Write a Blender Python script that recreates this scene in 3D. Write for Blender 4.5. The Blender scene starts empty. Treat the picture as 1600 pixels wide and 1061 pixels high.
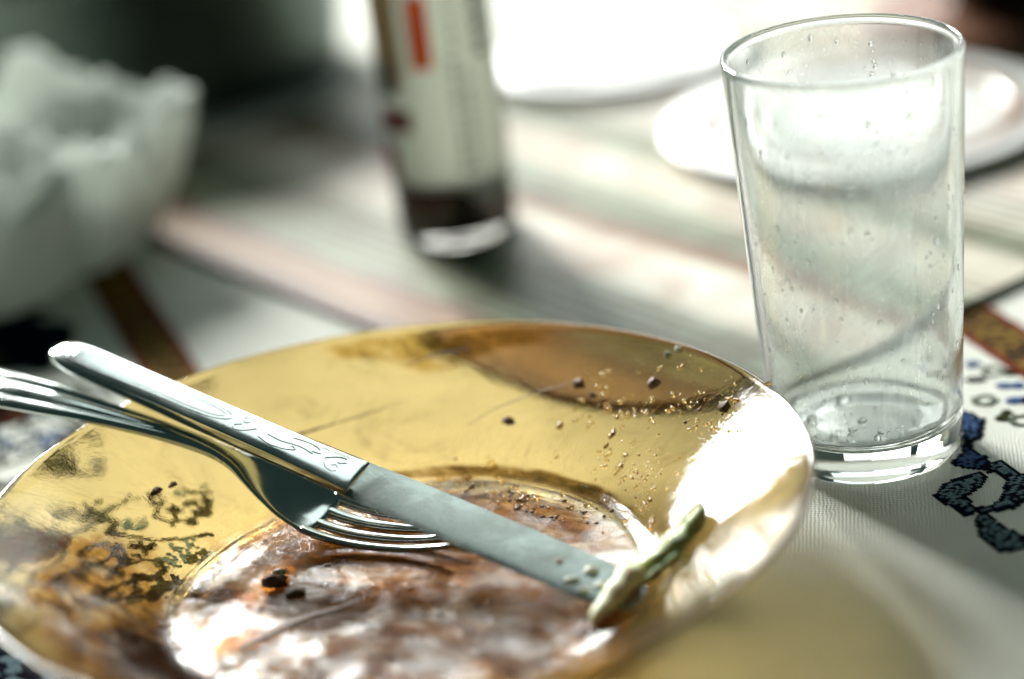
import bpy, bmesh, math, random
from mathutils import Vector, Matrix, noise
random.seed(7)
sc = bpy.context.scene
R = math.radians
MM = 0.001

# ------------------------------------------------------------------ camera
cd = bpy.data.cameras.new('camera'); cam = bpy.data.objects.new('camera', cd); sc.collection.objects.link(cam)
cr = Vector((0.98723, -0.10989, -0.11532)); cu = Vector((0.14858, 0.37428, 0.91533)); cf = Vector((0.05743, 0.92078, -0.38583))
m = Matrix((cr, cu, -cf)).transposed().to_4x4(); m.translation = Vector((0, -0.56974, 0.30818))
cam.matrix_world = m
cd.sensor_width = 36; cd.lens = 86.45; cd.clip_start = 0.02; cd.clip_end = 50
cd.dof.use_dof = True; cd.dof.focus_distance = 0.668; cd.dof.aperture_fstop = 3.0
sc.camera = cam

# ------------------------------------------------------------------ light
w = bpy.data.worlds.new('World'); sc.world = w; w.use_nodes = True
bg = w.node_tree.nodes['Background']; bg.inputs[0].default_value = (0.42, 0.85, 0.74, 1); bg.inputs[1].default_value = 0.04
def area(name, az, el, dist, sx, sy, power, col, target=(0.02, 0.1, 0.0)):
    l = bpy.data.lights.new(name, 'AREA'); l.shape = 'RECTANGLE'; l.size = sx; l.size_y = sy; l.energy = power; l.color = col
    o = bpy.data.objects.new(name, l); sc.collection.objects.link(o)
    a, e = R(az), R(el); t = Vector(target)
    d = Vector((math.sin(a) * math.cos(e), math.cos(a) * math.cos(e), math.sin(e)))
    o.location = t + d * dist
    o.rotation_euler = (-d).to_track_quat('-Z', 'Y').to_euler()
    return o
# a window of three panes behind the table, the left one brightest, plus an added fill lamp mirrored in the steel
area('window_light', -17, 23, 3.0, 0.90, 1.05, 275, (0.98, 1.0, 0.955))
area('window_light', 5, 21, 3.0, 0.80, 0.95, 17, (0.97, 1.0, 0.97))
area('window_light', 19, 21, 3.0, 0.55, 0.95, 2.6, (0.94, 1.0, 0.98))
area('reflection_fill', 15, 40, 2.4, 1.1, 0.85, 4.2, (0.86, 1.0, 0.96))

sc.view_settings.view_transform = 'Standard'; sc.view_settings.look = 'None'
sc.view_settings.exposure = 0.12; sc.view_settings.gamma = 1.0; sc.view_settings.use_curve_mapping = False
sc.render.engine = 'CYCLES'
cy = sc.cycles
cy.max_bounces = 18; cy.transmission_bounces = 16; cy.glossy_bounces = 8; cy.transparent_max_bounces = 16; cy.diffuse_bounces = 4
cy.caustics_reflective = True; cy.caustics_refractive = True; cy.blur_glossy = 0.3
cy.sample_clamp_indirect = 12; cy.use_denoising = True; cy.use_adaptive_sampling = False
try:
    cy.denoiser = 'OPENIMAGEDENOISE'
    cy.denoising_input_passes = 'RGB_ALBEDO_NORMAL'
except Exception: pass

# ------------------------------------------------------------------ material helpers
class NT:
    def __init__(s, name):
        s.m = bpy.data.materials.new(name); s.m.use_nodes = True; s.t = s.m.node_tree
        s.b = s.t.nodes['Principled BSDF']; s.out = s.t.nodes['Material Output']
    def n(s, kind, **kw):
        x = s.t.nodes.new(kind)
        for k, v in kw.items():
            if k.startswith('i_'):
                key = k[2:]
                key = int(key) if key.isdigit() else key.replace('_', ' ')
                x.inputs[key].default_value = v
            else: setattr(x, k, v)
        return x
    def l(s, a, b): s.t.links.new(a, b)
    def coord(s, which='Object'): return s.n('ShaderNodeTexCoord').outputs[which]
    def noise(s, scale, detail=4, rough=.55, co=None, dist=0.0, scale3=None):
        x = s.n('ShaderNodeTexNoise', i_Scale=scale, i_Detail=detail, i_Roughness=rough, i_Distortion=dist)
        co = co or s.coord()
        if scale3:
            mp = s.n('ShaderNodeMapping'); mp.inputs['Scale'].default_value = scale3; s.l(co, mp.inputs[0]); co = mp.outputs[0]
        s.l(co, x.inputs['Vector']); return x.outputs['Fac']
    def ramp(s, fac, stops, interp='LINEAR'):
        x = s.n('ShaderNodeValToRGB'); e = x.color_ramp; e.interpolation = interp
        while len(e.elements) > 1: e.elements.remove(e.elements[0])
        for i, (p, c) in enumerate(stops):
            if not isinstance(c, (tuple, list)): c = (c, c, c)
            k = e.elements[0] if i == 0 else e.elements.new(p)
            k.position = p; k.color = (*c[:3], 1)
        s.l(fac, x.inputs[0]); return x.outputs[0]
    def bump(s, h, strength, dist=0.001):
        x = s.n('ShaderNodeBump', i_Strength=strength, i_Distance=dist); s.l(h, x.inputs['Height'])
        s.l(x.outputs[0], s.b.inputs['Normal']); return x.outputs[0]
    def math(s, op, a, b=None):
        x = s.n('ShaderNodeMath', operation=op)
        for i, v in enumerate((a, b)):
            if v is None: continue
            if isinstance(v, (int, float)): x.inputs[i].default_value = v
            else: s.l(v, x.inputs[i])
        return x.outputs[0]
    def set(s, **kw):
        for k, v in kw.items():
            k = k.replace('_', ' ')
            if isinstance(v, (int, float, tuple)):
                if isinstance(v, tuple) and len(v) == 3: v = (*v, 1)
                s.b.inputs[k].default_value = v
            else: s.l(v, s.b.inputs[k])
        return s

def simple(name, col, rough=.5, metal=0.0, var=.12, vscale=60, bump=0.0, bscale=400, **kw):
    t = NT(name)
    f = t.noise(vscale)
    lo = tuple(c * (1 - var) for c in col); hi = tuple(min(1, c * (1 + var)) for c in col)
    t.set(Base_Color=t.ramp(f, [(.3, lo), (.7, hi)]), Roughness=rough, Metallic=metal, **kw)
    if bump: t.bump(t.noise(bscale, 3), bump, 0.0005)
    return t.m

# cloth: woven bump, slightly uneven ivory
def m_cloth():
    t = NT('woven_cloth'); co = t.coord()
    mp = t.n('ShaderNodeMapping'); mp.inputs['Rotation'].default_value = (0, 0, R(13.3)); t.l(co, mp.inputs[0])
    wx = t.n('ShaderNodeTexWave', wave_type='BANDS', bands_direction='X', i_Scale=300, i_Distortion=4.0, i_Detail=2)
    wy = t.n('ShaderNodeTexWave', wave_type='BANDS', bands_direction='Y', i_Scale=300, i_Distortion=4.0, i_Detail=2)
    t.l(mp.outputs[0], wx.inputs[0]); t.l(mp.outputs[0], wy.inputs[0])
    h = t.math('MULTIPLY', wx.outputs['Fac'], wy.outputs['Fac'])
    h = t.math('ADD', h, t.math('MULTIPLY', t.noise(35, 4), 2.2))
    c = t.ramp(t.noise(22, 5), [(.3, (.60, .615, .54)), (.7, (.70, .71, .64))])
    t.set(Base_Color=c, Roughness=.85, Specular_IOR_Level=.25, Sheen_Weight=.15)
    t.bump(h, .36, .0008)
    return t.m

def m_stitch(name, a, b, sc_=900):
    t = NT(name); f = t.noise(sc_, 2)
    t.set(Base_Color=t.ramp(f, [(.38, a), (.62, b)]), Roughness=.9, Specular_IOR_Level=.03); return t.m

def m_band():
    t = NT('gold_embroidery'); co = t.coord()
    v = t.n('ShaderNodeTexVoronoi', i_Scale=330); t.l(co, v.inputs['Vector'])
    f = t.noise(120, 5)
    mx = t.math('ADD', t.math('MULTIPLY', f, .7), t.math('MULTIPLY', v.outputs['Distance'], .5))
    c = t.ramp(mx, [(.40, (.012, .006, .003)), (.56, (.05, .022, .006)), (.66, (.15, .085, .010)), (.80, (.26, .16, .03))])
    t.set(Base_Color=c, Roughness=.9, Specular_IOR_Level=.05); t.bump(v.outputs['Distance'], .8, .0008); return t.m

# amber glass dish: smeared with grease, so gloss varies
def m_amber():
    t = NT('amber_glass'); co = t.coord()
    sm = t.noise(34, 6, .65, co, .6)
    fine = t.noise(420, 3, .6, co)
    rg = t.ramp(sm, [(.38, .015), (.58, .07), (.75, .18)])
    t.set(Base_Color=(1.0, .75, .335), Transmission_Weight=1.0, IOR=1.5, Roughness=rg, Coat_Weight=.25, Coat_Roughness=.06)
    nb = t.bump(t.math('ADD', sm, t.math('MULTIPLY', fine, .12)), .2, .0012)
    d = t.n('ShaderNodeBsdfDiffuse', i_Color=(.60, .40, .14, 1)); t.l(nb, d.inputs['Normal'])
    st = t.noise(26, 7, .7, co, 1.6, (1.0, 2.2, 1.0))
    f = t.math('MULTIPLY', t.ramp(st, [(.46, .0), (.58, .08), (.68, .30)]), t.ramp(t.noise(170, 4, .6, co), [(.35, .3), (.6, 1.0)]))
    mx = t.n('ShaderNodeMixShader'); t.l(f, mx.inputs[0]); t.l(t.b.outputs[0], mx.inputs[1]); t.l(d.outputs[0], mx.inputs[2]); t.l(mx.outputs[0], t.out.inputs[0])
    return t.m

# thin gravy left in the well: see-through where it is wiped
def film(name, clear, stain, pig, wet, body, scale, bstr):
    """wet sauce skin: brown see-through stain, a little pigment, gloss on top; thins out to nothing where 'fade' is 0"""
    t = NT(name); co = t.coord()
    fa = t.n('ShaderNodeAttribute', attribute_name='fade').outputs['Fac']
    rt = t.n('ShaderNodeMapping'); rt.inputs['Rotation'].default_value = (0, 0, R(38)); t.l(co, rt.inputs[0])
    big = t.noise(scale, 7, .66, rt.outputs[0], 1.3, (.55, 1.3, 1)); mid = t.noise(scale * 3.6, 6, .62, rt.outputs[0], .6, (.45, 1.3, 1)); fine = t.noise(560, 4, .7, co)
    thick = t.math('MULTIPLY', t.ramp(t.math('ADD', t.math('MULTIPLY', big, .7), t.math('MULTIPLY', mid, .3)), [(.34, .04), (.47, .35), (.56, .75), (.68, 1.0)]), fa)
    bp = t.n('ShaderNodeBump', i_Strength=bstr, i_Distance=.0018)
    t.l(t.math('MULTIPLY', t.math('ADD', t.math('ADD', t.math('MULTIPLY', mid, .55), t.math('MULTIPLY', big, 1.1)), t.math('MULTIPLY', fine, .14)), fa), bp.inputs['Height'])
    tr = t.n('ShaderNodeBsdfTransparent'); t.l(t.ramp(thick, [(0, (1, 1, 1)), (.35, clear), (1, stain)]), tr.inputs[0])
    df = t.n('ShaderNodeBsdfDiffuse'); t.l(t.ramp(mid, [(.3, pig), (.65, tuple(c * 3.2 for c in pig))]), df.inputs[0]); t.l(bp.outputs[0], df.inputs['Normal'])
    m1 = t.n('ShaderNodeMixShader'); t.l(t.math('MULTIPLY', thick, body), m1.inputs[0]); t.l(tr.outputs[0], m1.inputs[1]); t.l(df.outputs[0], m1.inputs[2])
    gl = t.n('ShaderNodeBsdfGlossy', i_Roughness=.12); t.l(bp.outputs[0], gl.inputs['Normal']); t.l(t.ramp(fine, [(.3, .03), (.7, .15)]), gl.inputs['Roughness'])
    fr = t.n('ShaderNodeFresnel', i_IOR=1.38); t.l(bp.outputs[0], fr.inputs['Normal'])
    wetn = t.ramp(t.noise(scale * 1.7, 5, .6, co, .8), [(.44, wet * .10), (.66, wet)])
    m2 = t.n('ShaderNodeMixShader'); t.l(t.math('MULTIPLY', t.math('MULTIPLY', fr.outputs[0], wetn), t.math('MINIMUM', t.math('MULTIPLY', fa, 3.0), 1.0)), m2.inputs[0]); t.l(m1.outputs[0], m2.inputs[1]); t.l(gl.outputs[0], m2.inputs[2])
    t.l(m2.outputs[0], t.out.inputs[0]); return t.m
def m_gravy(): return film('gravy_film', (.62, .39, .17), (.19, .095, .032), (.060, .027, .009), .24, .50, 36, .36)
def m_smear(): return film('dark_sauce_smear', (.72, .48, .22), (.16, .07, .02), (.022, .010, .004), .25, .55, 44, .5)

def m_glass(name, col=(1, 1, 1), ior=1.5, rough=0.0):
    t = NT(name); t.set(Base_Color=col, Transmission_Weight=1.0, IOR=ior, Roughness=rough)
    f = t.noise(90, 3); t.set(Roughness=t.ramp(f, [(.4, rough), (.8, rough + .02)]))
    return t.m

# inside of the tumbler: the same glass with a dried milky residue over it
def m_residue():
    t = NT('glass_with_residue'); co = t.coord()
    t.set(Base_Color=(.985, 1, .99), Transmission_Weight=1.0, IOR=1.5, Roughness=.03)
    d = t.n('ShaderNodeBsdfDiffuse', i_Color=(.92, .96, .92, 1)); tr = t.n('ShaderNodeBsdfTranslucent', i_Color=(.92, .96, .92, 1))
    mx = t.n('ShaderNodeMixShader', i_0=.55); t.l(d.outputs[0], mx.inputs[1]); t.l(tr.outputs[0], mx.inputs[2])
    f = t.ramp(t.noise(55, 6, .6, co, .8, (1, 1, .45)), [(.30, .13), (.50, .25), (.72, .48)])
    sp = t.ramp(t.noise(900, 2, .5, co), [(.66, 0.0), (.74, .25)])
    f2 = t.math('ADD', f, sp)
    m2 = t.n('ShaderNodeMixShader'); t.l(f2, m2.inputs[0]); t.l(t.b.outputs[0], m2.inputs[1]); t.l(mx.outputs[0], m2.inputs[2])
    t.l(m2.outputs[0], t.out.inputs[0]); return t.m

def m_steel(name, rough=.12, col=(.72, .75, .74), streak=(4, 4, 4), bump=.04):
    t = NT(name); co = t.coord()
    f = t.noise(160, 4, .6, co, 0, streak); s2 = t.noise(60, 5)
    t.set(Base_Color=col, Metallic=1.0, Roughness=t.ramp(s2, [(.35, rough), (.7, rough + .10)]))
    t.bump(f, bump, .0004); return t.m

def m_blade():
    t = NT('smeared_blade_steel'); co = t.coord()
    s2 = t.noise(70, 6, .65, co, .6); fine = t.noise(700, 3)
    t.set(Base_Color=t.ramp(s2, [(.4, (.42, .455, .435)), (.7, (.26, .29, .265))]), Metallic=t.ramp(s2, [(.45, 1.0), (.75, .75)]), Roughness=t.ramp(s2, [(.35, .16), (.7, .34)]))
    t.bump(fine, .06, .0004); return t.m

def m_paper():
    t = NT('napkin_tissue'); f = t.noise(160, 5, .6)
    t.set(Base_Color=(.84, .87, .83), Roughness=.9, Specular_IOR_Level=.1, Subsurface_Weight=.0)
    t.bump(f, .4, .001)
    tr = t.n('ShaderNodeBsdfTranslucent', i_Color=(.84, .88, .83, 1)); mx = t.n('ShaderNodeMixShader', i_0=.38)
    t.l(t.b.outputs[0], mx.inputs[1]); t.l(tr.outputs[0], mx.inputs[2]); t.l(mx.outputs[0], t.out.inputs[0]); return t.m

def m_mat():
    t = NT('printed_mat'); co = t.coord()
    sp = t.n('ShaderNodeSeparateXYZ'); t.l(co, sp.inputs[0])
    wob = t.math('MULTIPLY', t.math('SUBTRACT', t.noise(14, 3), .5), .012)
    u = t.math('DIVIDE', t.math('ADD', sp.outputs[0], wob), .45)
    W_ = (.64, .62, .51); P_ = (.29, .165, .085); B_ = (.12, .04, .015); G_ = (.11, .14, .075); L_ = (.31, .34, .23)
    st = [(0, B_), (.012, B_), (.02, P_), (.046, P_), (.056, B_), (.068, L_), (.15, L_), (.16, W_),  # first dark stops paint the thin shadow along the mat's left edge
          (.15, W_), (.20, (.74, .66, .58)), (.225, W_), (.23, P_), (.25, B_), (.262, L_), (.275, G_), (.29, L_), (.30, W_), (.36, W_), (.375, G_), (.385, L_), (.395, G_), (.405, W_),
          (.46, (.76, .70, .64)), (.52, W_), (.60, W_), (.72, W_)]
    c = t.ramp(u, st)
    sn = t.math('SINE', t.math('MULTIPLY', t.math('ADD', sp.outputs[0], t.math('MULTIPLY', wob, .4)), 6.2832 / .0062))
    sn = t.ramp(t.math('ADD', t.math('MULTIPLY', sn, .5), .5), [(.35, 0.0), (.65, 1.0)])
    msk = t.ramp(u, [(0, 0), (.060, 0), (.068, .75), (.150, .75), (.165, 0), (.235, 0), (.25, .6), (.31, .6), (.325, 0), (.36, 0), (.37, .8), (.46, .8), (.475, 0), (.6, 0), (.61, .6), (.70, .6), (.71, 0)])
    ms = t.n('ShaderNodeMix', data_type='RGBA'); t.l(t.math('MULTIPLY', sn, msk), ms.inputs[0]); t.l(c, ms.inputs[6]); ms.inputs[7].default_value = (.10, .12, .07, 1)
    c = ms.outputs[2]
    v2 = t.noise(28, 4, .6, co, .5)
    mx = t.n('ShaderNodeMix', data_type='RGBA', blend_type='MULTIPLY'); mx.inputs[0].default_value = .5
    t.l(c, mx.inputs[6]); t.l(t.ramp(v2, [(.38, (.50, .25, .17)), (.55, (1, 1, 1))]), mx.inputs[7])
    t.set(Base_Color=mx.outputs[2], Roughness=.5, Specular_IOR_Level=.2); t.bump(t.noise(240, 3), .15, .0004); return t.m

def m_label(name='label_paper', col=(.80, .84, .80)):
    t = NT(name); t.set(Base_Color=t.ramp(t.noise(80), [(.3, tuple(c * .95 for c in col)), (.7, tuple(c * 1.04 for c in col))]), Roughness=.6, Specular_IOR_Level=.2)
    tr = t.n('ShaderNodeBsdfTranslucent', i_Color=(*(min(1, c * 1.06) for c in col), 1)); mx = t.n('ShaderNodeMixShader', i_0=.68)
    t.l(t.b.outputs[0], mx.inputs[1]); t.l(tr.outputs[0], mx.inputs[2]); t.l(mx.outputs[0], t.out.inputs[0]); return t.m

M = dict(
    cloth=m_cloth(), band=m_band(), amber=m_amber(), gravy=m_gravy(), glass=m_glass('clear_glass', (.975, 1, .985)), residue=m_residue(),
    water=m_glass('water', (1, 1, 1), 1.33), oil=m_glass('oil', (.96, .80, .45), 1.46, .02),
    steel=m_steel('polished_steel', .10), steel2=m_steel('fork_steel', .07, (.66, .70, .68)), blade=m_blade(), paper=m_paper(), mat=m_mat(),
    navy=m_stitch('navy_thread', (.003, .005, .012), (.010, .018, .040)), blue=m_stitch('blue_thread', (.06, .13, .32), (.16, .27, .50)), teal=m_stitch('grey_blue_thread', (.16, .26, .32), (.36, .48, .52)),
    olive=m_stitch('olive_thread', (.03, .035, .012), (.10, .11, .05)), red=m_stitch('red_thread', (.09, .012, .008), (.24, .05, .025)), sage=m_stitch('sage_thread', (.18, .22, .17), (.34, .38, .30)),
    table=simple('table_wood', (.16, .09, .05), .5), crumb=simple('crumb', (.20, .095, .04), .55, var=.5, vscale=700, bump=.5, bscale=1500),
    pale=simple('pale_crumb', (.50, .50, .34), .5, var=.25, vscale=500, bump=.3, bscale=1500, Coat_Weight=.4),
    bean=simple('cooked_bean', (.33, .43, .15), .6, var=.35, vscale=220, bump=.6, bscale=500, Coat_Weight=.12, Subsurface_Weight=.5, Subsurface_Scale=.006),
    bean2=simple('cooked_bean_pale', (.66, .76, .48), .6, var=.25, vscale=260, bump=.6, bscale=500, Coat_Weight=.12, Subsurface_Weight=.5, Subsurface_Scale=.006),
    porcelain=simple('white_porcelain', (.80, .80, .77), .10, var=.03, Coat_Weight=.5), brownband=simple('brown_glaze', (.24, .12, .06), .2),
    dark=m_steel('dark_enamel', .34, (.08, .105, .09)), wood=simple('coaster_wood', (.17, .065, .03), .45, var=.3, vscale=90), black=simple('black_glaze', (.008, .009, .010), .12, Coat_Weight=.4),
    sauce=simple('brown_sauce', (.022, .004, .0015), .08), label=m_label(), orange=m_label('orange_ink', (.80, .20, .03)), ink=simple('grey_ink', (.055, .075, .065), .5),
    paleink=simple('pale_grey_ink', (.30, .34, .32), .5), redink=m_label('dark_red_ink', (.26, .04, .018)), tan=m_label('tan_ink', (.62, .50, .36)), cap=simple('red_cap', (.30, .03, .02), .35),
)
ALT = m_glass('bottle_glass', (.93, .90, .84), 1.5)

# ------------------------------------------------------------------ mesh helpers (all in millimetres)
def link(name, me, mats, parent=None, loc=(0, 0, 0), rotz=0.0, smooth=True):
    o = bpy.data.objects.new(name, me); sc.collection.objects.link(o)
    for x in (mats if isinstance(mats, (list, tuple)) else [mats]): me.materials.append(x)
    if smooth:
        for p in me.polygons: p.use_smooth = True
    o.location = Vector(loc) * MM; o.rotation_euler = (0, 0, rotz)
    if parent: o.parent = parent
    return o
def mesh(vs, fs, mi=None):
    me = bpy.data.meshes.new('m'); me.from_pydata([tuple(c * MM for c in v) for v in vs], [], fs); me.update()
    if mi:
        for p, k in zip(me.polygons, mi): p.material_index = k
    bm = bmesh.new(); bm.from_mesh(me); bmesh.ops.recalc_face_normals(bm, faces=bm.faces); bm.to_mesh(me); bm.free()
    return me
def thing(name, label, cat, loc=(0, 0, 0), rotz=0.0, group=None):
    o = bpy.data.objects.new(name, None); sc.collection.objects.link(o); o.empty_display_size = .02
    o.location = Vector(loc) * MM; o.rotation_euler = (0, 0, rotz)
    return tag(o, label, cat, group)
def tag(o, label=None, cat=None, group=None, kind=None):
    if label: o['label'] = label
    if cat: o['category'] = cat
    if group: o['group'] = group
    if kind: o['kind'] = kind
    return o
def spline(pts, n):
    """Catmull-Rom through tuples of any length, n samples per span."""
    P = [pts[0]] + list(pts) + [pts[-1]]; out = []
    for i in range(1, len(P) - 2):
        a, b, c, d = P[i - 1], P[i], P[i + 1], P[i + 2]
        for k in range(n):
            t = k / n
            out.append(tuple(.5 * (2 * b[j] + (c[j] - a[j]) * t + (2 * a[j] - 5 * b[j] + 4 * c[j] - d[j]) * t * t + (-a[j] + 3 * b[j] - 3 * c[j] + d[j]) * t ** 3) for j in range(len(b))))
    out.append(tuple(pts[-1])); return out
def lathe(prof, n=96, mi=None, wob=None):
    vs, fs, ms = [], [], []; rows = []
    for r, z in prof:
        if r < 1e-6: rows.append([len(vs)]); vs.append((0, 0, z))
        else:
            rows.append(list(range(len(vs), len(vs) + n)))
            for k in range(n):
                a = 2 * math.pi * k / n; q = wob(r, a, z) if wob else r
                vs.append((q * math.cos(a), q * math.sin(a), z))
    for i in range(len(rows) - 1):
        A, B = rows[i], rows[i + 1]
        for k in range(n):
            k2 = (k + 1) % n
            if len(A) == 1 and len(B) == 1: continue
            if len(A) == 1: fs.append((A[0], B[k2], B[k]))
            elif len(B) == 1: fs.append((A[k], A[k2], B[0]))
            else: fs.append((A[k], A[k2], B[k2], B[k]))
            ms.append(mi(i) if mi else 0)
    return mesh(vs, fs, ms)
def loft(secs, cap=True):
    n = len(secs[0]); vs = [p for s in secs for p in s]; fs = []
    for i in range(len(secs) - 1):
        for k in range(n):
            k2 = (k + 1) % n; fs.append((i * n + k, i * n + k2, (i + 1) * n + k2, (i + 1) * n + k))
    if cap: fs.append(tuple(range(n))); fs.append(tuple(range((len(secs) - 1) * n, len(secs) * n)))
    return mesh(vs, fs)
def tube_secs(path, n=12, bumpy=0.0, flat=1.0, seed=0):
    """path: (x, y, z, r)"""
    out = []
    for i, p in enumerate(path):
        a = Vector(path[max(0, i - 1)][:3]); b = Vector(path[min(len(path) - 1, i + 1)][:3]); t = (b - a).normalized()
        s = t.cross(Vector((0, 0, 1))); s = s.normalized() if s.length > 1e-4 else Vector((1, 0, 0)); u = s.cross(t)
        sec = []
        for k in range(n):
            g = 2 * math.pi * k / n; r = p[3]
            if bumpy: r *= 1 + bumpy * noise.noise(Vector((p[0] * .35 + seed, p[1] * .35 + math.cos(g), p[2] * .35 + math.sin(g))))
            q = Vector(p[:3]) + s * (math.cos(g) * r) + u * (math.sin(g) * r * flat); sec.append(tuple(q))
        out.append(sec)
    return out
def tubes_mesh(paths, n=8):
    vs, fs = [], []
    for path in paths:
        S = tube_secs(path, n); b = len(vs); vs += [p for s in S for p in s]
        for i in range(len(S) - 1):
            for k in range(n):
                k2 = (k + 1) % n; fs.append((b + i * n + k, b + i * n + k2, b + (i + 1) * n + k2, b + (i + 1) * n + k))
        fs.append(tuple(range(b, b + n))); fs.append(tuple(range(b + (len(S) - 1) * n, b + len(S) * n)))
    return mesh(vs, fs)
_ico = {}
def ico(sub):
    if sub not in _ico:
        bm = bmesh.new(); bmesh.ops.create_icosphere(bm, subdivisions=sub, radius=1)
        _ico[sub] = ([v.co.copy() for v in bm.verts], [tuple(v.index for v in f.verts) for f in bm.faces]); bm.free()
    return _ico[sub]
def blobs(items, sub=2, rag=0.0):
    """items: (centre, (rx, ry, rz), frame normal or None)"""
    V, F = ico(sub); vs, fs = [], []
    for i, (c, rad, nrm) in enumerate(items):
        b = len(vs); rot = Vector(nrm).to_track_quat('Z', 'Y').to_matrix() if nrm else Matrix.Identity(3)
        for v in V:
            k = 1 + rag * (noise.noise(v * 1.7 + Vector((i * 3.1, i * 1.7, rad[0] * 9))) + .5 * noise.noise(v * 4.3 + Vector((rad[1] * 31, i, 2)))) if rag else 1
            q = rot @ Vector((v.x * rad[0] * k, v.y * rad[1] * k, v.z * rad[2] * k)) + Vector(c); vs.append(tuple(q))
        fs += [tuple(x + b for x in f) for f in F]
    return mesh(vs, fs)
def box_mesh(x0, x1, y0, y1, z0, z1, bev=0.0, seg=3):
    me = mesh([(x0, y0, z0), (x1, y0, z0), (x1, y1, z0), (x0, y1, z0), (x0, y0, z1), (x1, y0, z1), (x1, y1, z1), (x0, y1, z1)],
              [(0, 1, 2, 3), (4, 5, 6, 7), (0, 1, 5, 4), (1, 2, 6, 5), (2, 3, 7, 6), (3, 0, 4, 7)])
    if bev:
        bm = bmesh.new(); bm.from_mesh(me); bmesh.ops.bevel(bm, geom=bm.edges[:], offset=bev * MM, segments=seg, affect='EDGES', profile=.5); bm.to_mesh(me); bm.free()
    return me

# ------------------------------------------------------------------ setting
tag(link('table_top', box_mesh(-420, 560, -330, 760, -32, -1.2, 2), M['table'], smooth=False), 'wooden table top hidden beneath the cloth', kind='structure')

ivory = 'ivory woven tablecloth with gold bands and blue cross stitch embroidery'
cloth = tag(link('tablecloth', box_mesh(-450, 590, -360, 790, -1.2, 0), M['cloth'], smooth=False), ivory, 'tablecloth')

FA = R(-13.3); FX = Vector((math.cos(FA + R(26.6)), math.sin(FA + R(26.6)))); FY = Vector((-FX.y, FX.x))   # the weave runs 13 degrees off the table edge
def band(cx, cy, y0, y1, wd):
    """strip of embroidery along the weave, with dark red edging"""
    d = Vector((.23, -.973)).normalized(); pz = Vector((-d.y, d.x))
    def strip(a, b, z, wob):
        vs, fs = [], []; n = 60
        for i in range(n + 1):
            s = y0 + (y1 - y0) * i / n; c = Vector((cx, cy)) + d * s
            for q in (a, b):
                e = q + wob * math.sin(s * 1.9 + q) * .5; p = c + pz * e
                vs.append((p.x, p.y, z))
        for i in range(n): fs.append((2 * i, 2 * i + 1, 2 * i + 3, 2 * i + 2))
        m_ = len(vs); vs += [(x, y, .02) for x, y, z in vs]; fs += [tuple(k + m_ for k in f) for f in fs]
        for i in range(n):
            fs.append((2 * i, 2 * i + 2, m_ + 2 * i + 2, m_ + 2 * i)); fs.append((2 * i + 1, 2 * i + 3, m_ + 2 * i + 3, m_ + 2 * i + 1))
        return mesh(vs, fs)
    o = link('embroidered_band', strip(-wd / 2, wd / 2, .5, .6), M['band'], cloth, smooth=False)
    link('edging', strip(-wd / 2 - 2.6, -wd / 2 - .1, .42, .6), M['red'], o, smooth=False); link('edging', strip(wd / 2 + .1, wd / 2 + 2.6, .42, .6), M['red'], o, smooth=False)
band(-77, 227, -120, 78, 13)
band(191, 112, -130, 160, 14)

def inside(p, poly):
    c = False; j = len(poly) - 1
    for i in range(len(poly)):
        xi, yi = poly[i]; xj, yj = poly[j]
        if (yi > p[1]) != (yj > p[1]) and p[0] < (xj - xi) * (p[1] - yi) / (yj - yi) + xi: c = not c
        j = i
    return c
CELL = 1.05
def motif(test, mats, bounds):
    """cross stitches on the weave grid: test(x, y) gives a thread index or None; one raised X of two threads per cell"""
    geo = {}
    x0, x1, y0, y1 = bounds; n = int(max(x1 - x0, y1 - y0) / CELL) + 2; cx, cy = (x0 + x1) / 2, (y0 + y1) / 2
    gx = round((cx * FX.x + cy * FX.y) / CELL); gy = round((cx * FY.x + cy * FY.y) / CELL)
    for i in range(gx - n, gx + n):
        for j in range(gy - n, gy + n):
            c = FX * (i * CELL) + FY * (j * CELL)
            if not (x0 <= c.x <= x1 and y0 <= c.y <= y1): continue
            k = test(c.x, c.y)
            if k is None: continue
            vs, fs = geo.setdefault(k, ([], []))
            for s, z in ((1, .30), (-1, .42)):
                a = (FX + FY * s) * (CELL * .5); p = (FX * -s + FY) * (CELL * .145); b = len(vs)
                for q in (c - a - p, c - a + p, c + a + p, c + a - p): vs.append((q.x, q.y, .03))
                for q in (c - a * .8 - p * .6, c - a * .8 + p * .6, c + a * .8 + p * .6, c + a * .8 - p * .6): vs.append((q.x, q.y, z))
                fs += [tuple(b + t for t in f) for f in ((4, 5, 6, 7), (0, 1, 5, 4), (1, 2, 6, 5), (2, 3, 7, 6), (3, 0, 4, 7))]
    for k, (vs, fs) in geo.items():
        tag(link('cross_stitch_and_shade', mesh(vs, fs), M[mats[k]], cloth, smooth=False), kind='stuff')
leafA = [(143.9, 12.9), (149.5, 20.1), (154.5, 21.8), (160.1, 23.2), (161.2, 19.4), (157.4, 14.0), (152.5, 9.9), (152.8, 5.7), (153.7, 1.3), (149.0, -1.1), (146.4, 6.3)]
stem = [(167.2, 62.2), (170.6, 55.3), (166.5, 43.8), (162.8, 41.6), (161.7, 36.6), (164.2, 32.1), (164.2, 26.9), (162.3, 23.2), (157.5, 25.8), (153.6, 30.7), (158.5, 35.9), (162.6, 48.9), (160, 62)]
loop = [(163.5, 27.1), (166.9, 28.5), (170.6, 17.7), (176, 8), (173.2, 1.1), (166.0, 2.7), (161.8, -0.7), (156.8, -0.5), (153.1, -0.9), (152.4, 4.2), (156.3, 2.8), (160.9, 6.1), (165.4, 16.2), (164.1, 21.7), (161.0, 21.1)]
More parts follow.
